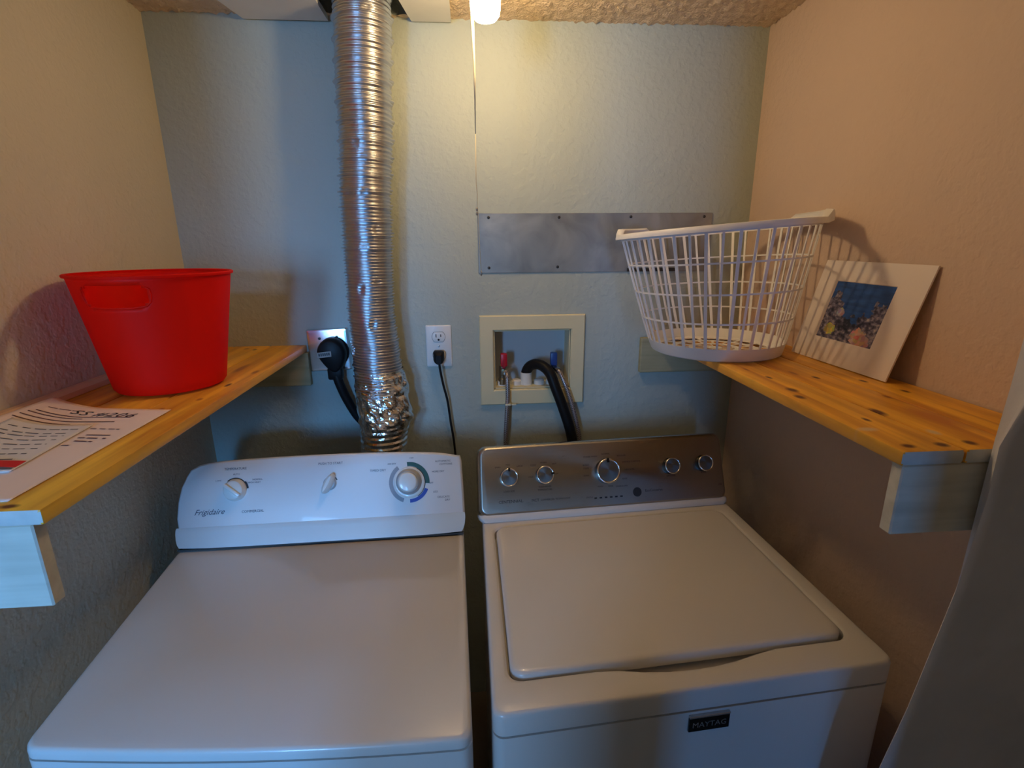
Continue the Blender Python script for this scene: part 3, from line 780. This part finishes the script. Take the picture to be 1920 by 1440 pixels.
g = G(); g.put([(x, y, cz(x, y)+.0012) for x, y in ((-.868, -.884), (-.741, -.879), (-.743, -.858), (-.868, -.860))], [(0, 1, 2, 3)]); g.obj('red_stripe', M_redink, t)
g = G(); g.put([(x, y, cz(x, y)+.0012) for x, y in ((-.868, -.890), (-.742, -.885), (-.742, -.881), (-.868, -.886))], [(0, 1, 2, 3)]); g.obj('grey_stripe', M_inkg, t)

# ------------------------------------------------------------------ the two machines
def bil(c, Wd, Dp):
    bl, br, fl, fr = [Vector((*p, 0)) for p in c]
    def T(s, t_, z):
        a, b = s/Wd, t_/Dp; p = (bl*(1-a)+br*a)*(1-b)+(fl*(1-a)+fr*a)*b; return Vector((p.x, p.y, z))
    return T
WM = bil([(-.1135, -.256), (.563, -.213), (-.111, -.937), (.591, -.887)], .70, .68)
DM = bil([(-.861, -.303), (-.1655, -.275), (-.81, -.919), (-.142, -.958)], .70, .68)
def face(T, tb, zb, tt, zt):
    A = T(0, tb, zb); B = T(.70, tb, zb); C = T(0, tt, zt); e1 = (B-A)/.70; e2 = (C-A).normalized(); n = e1.cross(e2).normalized()
    if n.y > 0: n = -n
    return lambda u, v, w=0: A+e1*u+e2*v+n*w
def bow(s, amt):  # front edge bow
    return amt*(1-((s-.35)/.35)**2)

# ---- dryer
ZD = .906
t = thing('dryer', DM(.35, .34, 0), 'white clothes dryer on the left with a plain flat top', 'dryer'); dryer = t
def outl(T, x0, x1, y0, y1, r, z, bw=0, nc=6, ne=10):
    pts = []
    for (s, q) in rrect(x0, x1, y0, y1, r, nc, ne):
        if q > y1-.08: q += bow(s, bw)*min(1, (q-(y1-.08))/.08)
        pts.append(T(s, q, z))
    return pts
g = G(); g.rings([outl(DM, 0, .70, .02, .68, .02, .04, .012), outl(DM, 0, .70, .02, .68, .02, ZD-.022, .012)]); g.obj('cabinet', M_enamel, t, SM)
g = G(); g.rings([outl(DM, .010, .690, .02, .668, .018, ZD-.0225, .010), outl(DM, .010, .690, .02, .668, .018, ZD-.018, .010)]); g.obj('seam', M_gap, t, SM)
g = G(); R = []
for (ins, z) in ((0, ZD-.018), (0, ZD-.010), (.0010, ZD-.005), (.0035, ZD-.0014), (.008, ZD)):
    R.append(outl(DM, 0+ins, .70-ins, .0, .68-ins, .022, z, .012))
g.rings(R); g.obj('top_panel', M_enamel, t, math.radians(50))
# door on the front
g = G(); R = []
for ins, q in ((0, .682), (0, .696), (.008, .701)):
    R.append([DM(s, q+bow(s, .012), z) for s, z in rrect(.09+ins, .61-ins, .16+ins, .78-ins, .05, 6, 4)])
g.rings(R); g.obj('door', M_enamel2, t, SM)
# console
FD = face(DM, .10, .945, .03, 1.085)
def arch(u):
    q = (u-.35)/.355; return .1770-.010*q*q-.012*abs(q)**8
top = []
n = 40
for i in range(n+1): 
    u = -.004+.708*i/n; top.append(u)
def outlineD(dv0, ins):
    pts = [(-.002+ins, dv0)]
    pts += [(-.006+ins, .035), (-.004+ins, .075), (.003+ins, .110), (.014+ins, .135)]
    for i in range(0, 33):
        u = .024+ins+(.694-.024-2*ins)*i/32; e_ = min(u, .70-u); v = arch(u)-ins
        if u < .06: v -= .016*((.06-u)/.04)**2*.8
        pts.append((u, v))
    pts += [(.7005-ins, .158-ins*.5), (.7035-ins, .145), (.7045-ins, .10), (.7050-ins, .05), (.7050-ins, dv0)]
    return pts
g = G()
oA = outlineD(.012, .0); oB = outlineD(.012, .006)
R = [[FD(u, v, -.070) for u, v in oA], [FD(u, v, -.008) for u, v in oA], [FD(u, v, -.003) for u, v in [(a[0]*.6+b[0]*.4, a[1]*.6+b[1]*.4) for a, b in zip(oA, oB)]], [FD(u, v, 0) for u, v in oB]]
g.rings(R); cons = g.obj('console', M_enamel2, t, math.radians(40))
# lower skirt that flares forward to the top panel
g = G(); secs = []
for (v, w, ins) in ((.013, .0005, .001), (.008, .0025, .0), (.0, .0032, .0), (-.014, .0045, .002), (-.030, .006, .006), (-.0375, .0065, .011)):
    row = []
    for i in range(25):
        u = -.004+ins+(.709-2*ins)*i/24; c_ = .004*((abs(i-12)/12)**6); row.append(FD(u, v+(c_ if v < -.02 else 0), w))
    back = [FD(-.004+ins+(.709-2*ins)*i/24, v, -.075+v*.3) for i in range(24, -1, -1)]
    secs.append(row+back)
g.rings(secs); g.obj('console_skirt', plain('skirt_pale_grey', (.66, .70, .70), .30, coat=.2), t, math.radians(50))
g = G(); g.rings([[FD(u, v, w) for u, w in ((.002, .004), (.698, .004), (.698, -.07), (.002, -.07))] for v in (-.0372, -.041)]); g.obj('console_gap', M_gap, t)

def disc(Ff, u, v, prof, n=36, lean=(0, 0)):
    """turned shape standing on a console face; prof = (radius, height)"""
    return [[Ff(u+r*math.cos(2*PI*k/n)+lean[0]*h, v+r*math.sin(2*PI*k/n)+lean[1]*h, h) for k in range(n)] for r, h in prof]
def arcband(Ff, u, v, r0, r1, a0, a1, w=.0006, n=24, taper=True):
    V = []; Fc = []
    for i in range(n+1):
        q = i/n; a = math.radians(a0+(a1-a0)*q); rr = r1
        V += [Ff(u+r0*math.cos(a), v+r0*math.sin(a), w), Ff(u+rr*math.cos(a), v+rr*math.sin(a), w)]
    for i in range(n): Fc.append((2*i, 2*i+1, 2*i+3, 2*i+2))
    return V, Fc
def label(g, Ff, s, size, u, v, w=.0006, shear=0, align='CENTER', rot=0):
    V, Fc = text_shape(s, size, shear, align)
    g.put([Ff(u+p.x, v+p.y, w) for p in V], Fc)
# left selector knob
g = G(); g.rings(disc(FD, .1345, .0985, [(.0275, 0), (.0275, .003), (.0245, .010), (.0225, .017), (.019, .019)])); kb = g.obj('temperature_knob', M_knobw, cons, SM)
g = G(); a = math.radians(-38)
def barT(Ff, u, v, a):
    return lambda x, y, z: Ff(u+x*math.cos(a)-y*math.sin(a), v+x*math.sin(a)+y*math.cos(a), z)
g.bbox(-.0235, .0235, -.0045, .0045, .012, .026, .002, 2, T=barT(FD, .1345, .0985, a)); g.obj('knob_grip', M_knobw, t, SM)
g = G(); V, Fc = arcband(FD, .1345, .0985, .0278, .0300, 15, 130); g.put(V, Fc); V, Fc = arcband(FD, .1345, .0985, .0280, .0325, 5, 40, .0008); g.put(V, Fc); g.obj('knob_ring', M_ink, cons)
# centre start knob
g = G(); g.rings(disc(FD, .3655, .1025, [(.0165, 0), (.0165, .002), (.013, .006)])); g.obj('start_knob_base', M_knobg, cons, SM)
g = G(); a = math.radians(62)
R = []
for (L, w_, h) in ((.026, .0120, .001), (.026, .0105, .012), (.024, .0075, .020), (.020, .0035, .024)):
    R.append([barT(FD, .3635, .1035, a)(L*math.cos(2*PI*k/24)*(1 if math.cos(2*PI*k/24) > 0 else 1.1), w_*math.sin(2*PI*k/24), h) for k in range(24)])
g.rings(R); g.obj('start_knob', M_knobw, cons, SM)
g = G(); V, Fc = arcband(FD, .3655, .1035, .018, .0205, 20, 70); g.put(V, Fc); g.obj('knob_ring', M_ink, cons)
# cycle dial
du, dv = .5660, .0950
g = G(); g.rings(disc(FD, du, dv, [(.0395, 0), (.0395, .004), (.037, .006), (.034, .0065)], 48)); g.obj('dial_skirt', M_knobw, cons, SM)
g = G(); g.rings(disc(FD, du-.001, dv+.002, [(.0335, .005), (.0310, .012), (.0275, .026), (.026, .028)], 48)); g.obj('dial_collar', M_knobg, cons, SM)
g = G(); g.rings(disc(FD, du-.001, dv+.002, [(.0245, .026), (.0235, .034), (.021, .0365), (.014, .0375)], 48)); g.obj('dial_knob', M_knobw, cons, SM)
V, Fc = arcband(FD, du, dv, .0415, .0520, -5, 95, .0007); add('dial_band', V, Fc, M_green, cons)
V, Fc = arcband(FD, du, dv, .0420, .0510, -90, -22, .0007); add('dial_band', V, Fc, M_blue, cons)
V, Fc = arcband(FD, du, dv, .0420, .0520, 125, 250, .0007); add('dial_band', V, Fc, M_grey, cons)
V, Fc = arcband(FD, du, dv, .0398, .0412, -60, 60, .0008); add('dial_line', V, Fc, M_ink, cons)
g = G()
label(g, FD, 'TEMPERATURE', .0082, .1345, .1480)
label(g, FD, 'AUTO', .0060, .137, .137-.002); label(g, FD, 'LOW', .0060, .094, .121); label(g, FD, 'NORMAL', .0060, .188, .120); label(g, FD, 'HIGH HEAT', .0060, .180, .113)
label(g, FD, 'PUSH TO START', .0084, .3683, .1500)
label(g, FD, 'TIMED DRY', .0080, .487, .1265); label(g, FD, 'AIR DRY', .0060, .523, .142); label(g, FD, 'OFF', .0060, .574, .1545)
label(g, FD, 'AUTOMATIC', .0070, .655, .1430); label(g, FD, 'COTTONS', .0070, .662, .1350); label(g, FD, 'MORE DRY', .0065, .641, .1170)
label(g, FD, 'LESS', .0065, .632, .066); label(g, FD, 'DELICATE', .0070, .652, .0520); label(g, FD, 'DRY', .0070, .662, .0440); label(g, FD, 'OFF', .0060, .622, .089)
tag(g.obj('lettering', M_inkg, cons), kind='stuff')
g = G(); label(g, FD, 'Frigidaire', .0190, .0370, .0420, shear=.45, align='LEFT'); label(g, FD, 'COMMERCIAL', .0085, .1770, .0420); tag(g.obj('brand_lettering', plain('ink_navy', (.04, .05, .09), .5), cons), kind='stuff')

# ---- washer
ZW = .920
t = thing('washer', WM(.35, .34, 0), 'white top loading washer on the right with steel control panel', 'washing machine')
g = G(); g.rings([outl(WM, 0, .70, .02, .68, .02, .04), outl(WM, 0, .70, .02, .68, .02, ZW-.0465)]); g.obj('cabinet', M_enamel, t, SM)
g = G(); g.rings([outl(WM, .006, .694, .026, .674, .016, ZW-.0466), outl(WM, .006, .694, .026, .674, .016, ZW-.042)]); g.obj('seam', M_gap, t, SM)
# top deck with the lid well
LX0, LX1, LY0, LY1 = .034, .657, .142, .612
def hole(ins, extra, z):
    pts = []
    for (s, q) in rrect(LX0+ins, LX1-ins, LY0+ins, LY1-ins, .026, 6, 14):
        if abs(q-(LY1-ins)) < 1e-6 and .21 < s < .49:
            q += extra*math.sin(PI*(s-.21)/.28)**.8
        pts.append(WM(s, q, z))
    return pts
g = G(); R = []
R += [outl(WM, 0, .70, 0, .68, .02, z, 0, 6, 14) for z in (ZW-.042, ZW-.008)]
R += [outl(WM, .001, .699, .001, .679, .02, ZW-.004, 0, 6, 14), outl(WM, .0032, .6968, .003, .6768, .02, ZW-.001, 0, 6, 14), outl(WM, .007, .693, .007, .673, .02, ZW, 0, 6, 14)]
R += [hole(-.012, .027, ZW), hole(-.008, .025, ZW-.001), hole(-.005, .022, ZW-.004), hole(-.004, .006, ZW-.022), hole(.006, 0, ZW-.024)]
g.rings(R, True, True); g.obj('top_deck', M_enamel, t, math.radians(40))
g = G(); R = []
for (ins, z) in ((.002, ZW-.016), (0, ZW-.012), (0, ZW-.002), (.0012, ZW+.002), (.005, ZW+.0045), (.012, ZW+.0052)):
    R.append(hole(ins, 0, z))
g.rings(R); g.obj('lid', M_enamel, t, math.radians(50))
# badge
sA, sB = .323, .395
g = G(); g.bbox(sA, sB, .680, .6845, .836, .864, .001, 1, T=lambda s, q, z: WM(s, q, z)); bd = g.obj('badge', M_badge, t)
g = G(); g.bbox(sA, sB, .680, .6855, .8645, .8685, .0008, 1, T=lambda s, q, z: WM(s, q, z)); g.obj('badge_trim', M_silver, bd)
V, Fc = text_shape('MAYTAG', .0150, align='CENTER')
tag(add('badge_lettering', [WM((sA+sB)/2+p.x, .6848, .845+p.y) for p in V], Fc, M_silver, bd), kind='stuff')
# console
FW = face(WM, .105, .935, .035, 1.075)
def rr2(ins, r, dv=0): return rrect(-.009+ins, .703-ins, -.004+ins+dv, .183-ins, r, 7, 8)
g = G()
R = [[FW(u, v, -.070) for u, v in rr2(0, .024)], [FW(u, v, -.010) for u, v in rr2(0, .024)], [FW(u, v, -.004) for u, v in rr2(.003, .022)]]
g.rings(R); cons = g.obj('console', M_steelrim, t, SM)
g = G(); R = [[FW(u, v, w) for u, v in rr2(i_, r)] for i_, r, w in ((.0035, .022, -.004), (.008, .018, .0012), (.0115, .016, .002))]
g.rings(R); tag(g.obj('control_panel', M_steel, cons, math.radians(40)), 'brushed stainless steel control panel')
g = G(); secs = []
for (v, w, ins) in ((.0035, -.002, .0), (-.002, .002, .0), (-.010, .004, .003), (-.0165, .003, .010)):
    secs.append([FW(u, v, w_) for u, w_ in rrect(-.009+ins, .703-ins, -.07, w, .012, 5, 8)])
g.rings(secs); g.obj('console_skirt', M_enamel2, t, math.radians(50))
g = G(); g.rings([[FW(u, v, w) for u, w in ((.004, .0), (.692, .0), (.692, -.07), (.004, -.07))] for v in (-.0166, -.022)]); g.obj('console_gap', M_gap, t)
M_knobs = brushed('knob_brushed', (.22, .22, .22), .42)
for (u, v, r, ptr, nm_) in ((.0745, .096, .0240, 90, 'load_knob'), (.1735, .0965, .0240, 8, 'temperature_knob'), (.3515, .0955, .0335, 92, 'cycle_knob'), (.5385, .0975, .0225, None, 'option_knob'), (.6375, .0990, .0225, None, 'rinse_knob')):
    w0 = .002
    g = G(); g.rings(disc(FW, u, v, [(r*1.02, w0), (r*1.02, w0+.004), (r*.97, w0+.016), (r*.90, w0+.018)], 40)); kn = g.obj(nm_, M_badge, cons, SM)
    g = G(); g.rings(disc(FW, u, v, [(r*.97, w0+.0165), (r*1.01, w0+.019), (r*.97, w0+.0215), (r*.88, w0+.022), (r*.83, w0+.020), (r*.84, w0+.017)], 48), False, False, loop=True); g.obj('chrome_ring', M_chrome, kn, True)
    g = G(); g.rings(disc(FW, u, v, [(r*.84, w0+.017), (r*.83, w0+.0195), (r*.70, w0+.0198)], 40)); g.obj('knob_face', M_knobs, kn, SM)
    if ptr is not None:
        g = G(); g.bbox(r*.66, r*1.03, -r*.11, r*.11, w0+.018, w0+.0228, .0006, 1, T=barT(FW, u, v, math.radians(ptr))); g.obj('pointer', M_badge, kn)
g = G(); q = .0024
for (s, sz, u, v) in (('SMALL', .0058, .046, .1225), ('MED', .0058, .074, .1275), ('LARGE', .0058, .106, .1225), ('LOAD SIZE', .0062, .0745, .0580),
                      ('COLD', .0058, .144, .1230), ('WARM', .0058, .173, .1275), ('HOT', .0058, .203, .1225), ('COLD', .0055, .136, .092), ('WASH/RINSE', .0062, .1735, .0640), ('TEMPERATURE', .0062, .1735, .0560), ('OFF', .0055, .209, .096),
                      ('POWER WASH', .0060, .307, .1350), ('NORMAL', .0060, .352, .1400), ('REGULAR', .0060, .397, .1330), ('BULKY', .0060, .293, .1130), ('ITEMS', .0060, .293, .1040), ('SOAK', .0060, .292, .085), ('WRINKLE CONTROL', .0058, .425, .1150), ('DELICATES', .0058, .418, .0940), ('RINSE', .0058, .402, .0700),
                      ('WASH', .0055, .330, .0540), ('RINSE', .0055, .360, .0530), ('DRAIN & SPIN', .0055, .392, .0510), ('STATUS', .0055, .297, .0270), ('OPTIONS', .0062, .5385, .0690), ('RINSE', .0062, .6375, .0720), ('EcoConserve', .0095, .484, .0330)):
    label(g, FW, s, sz, u, v, q)
for i in range(6):
    u = .3105+i*.0148; g.put([FW(a, b_, q) for a, b_ in ((u, .0240), (u+.0075, .0240), (u+.0075, .0280), (u, .0280))], [(0, 1, 2, 3)])
g.put([FW(.4350+.0125*math.cos(2*PI*k/28), .0340+.0125*math.sin(2*PI*k/28), q) for k in range(28)], [tuple(range(28))])
label(g, FW, 'ON', .006, .683, .036, q)
tag(g.obj('lettering', M_ink, cons), kind='stuff')
g = G(); label(g, FW, 'CENTENNIAL.', .0108, .0450, .0300, q, align='LEFT'); V_ = len(g.V)
label(g, FW, 'MCT', .0100, .1350, .0290, q, align='LEFT'); label(g, FW, 'COMMERCIAL TECHNOLOGY', .0062, .1600, .0300, q, align='LEFT')
tag(g.obj('brand_lettering', M_ink, cons), kind='stuff')
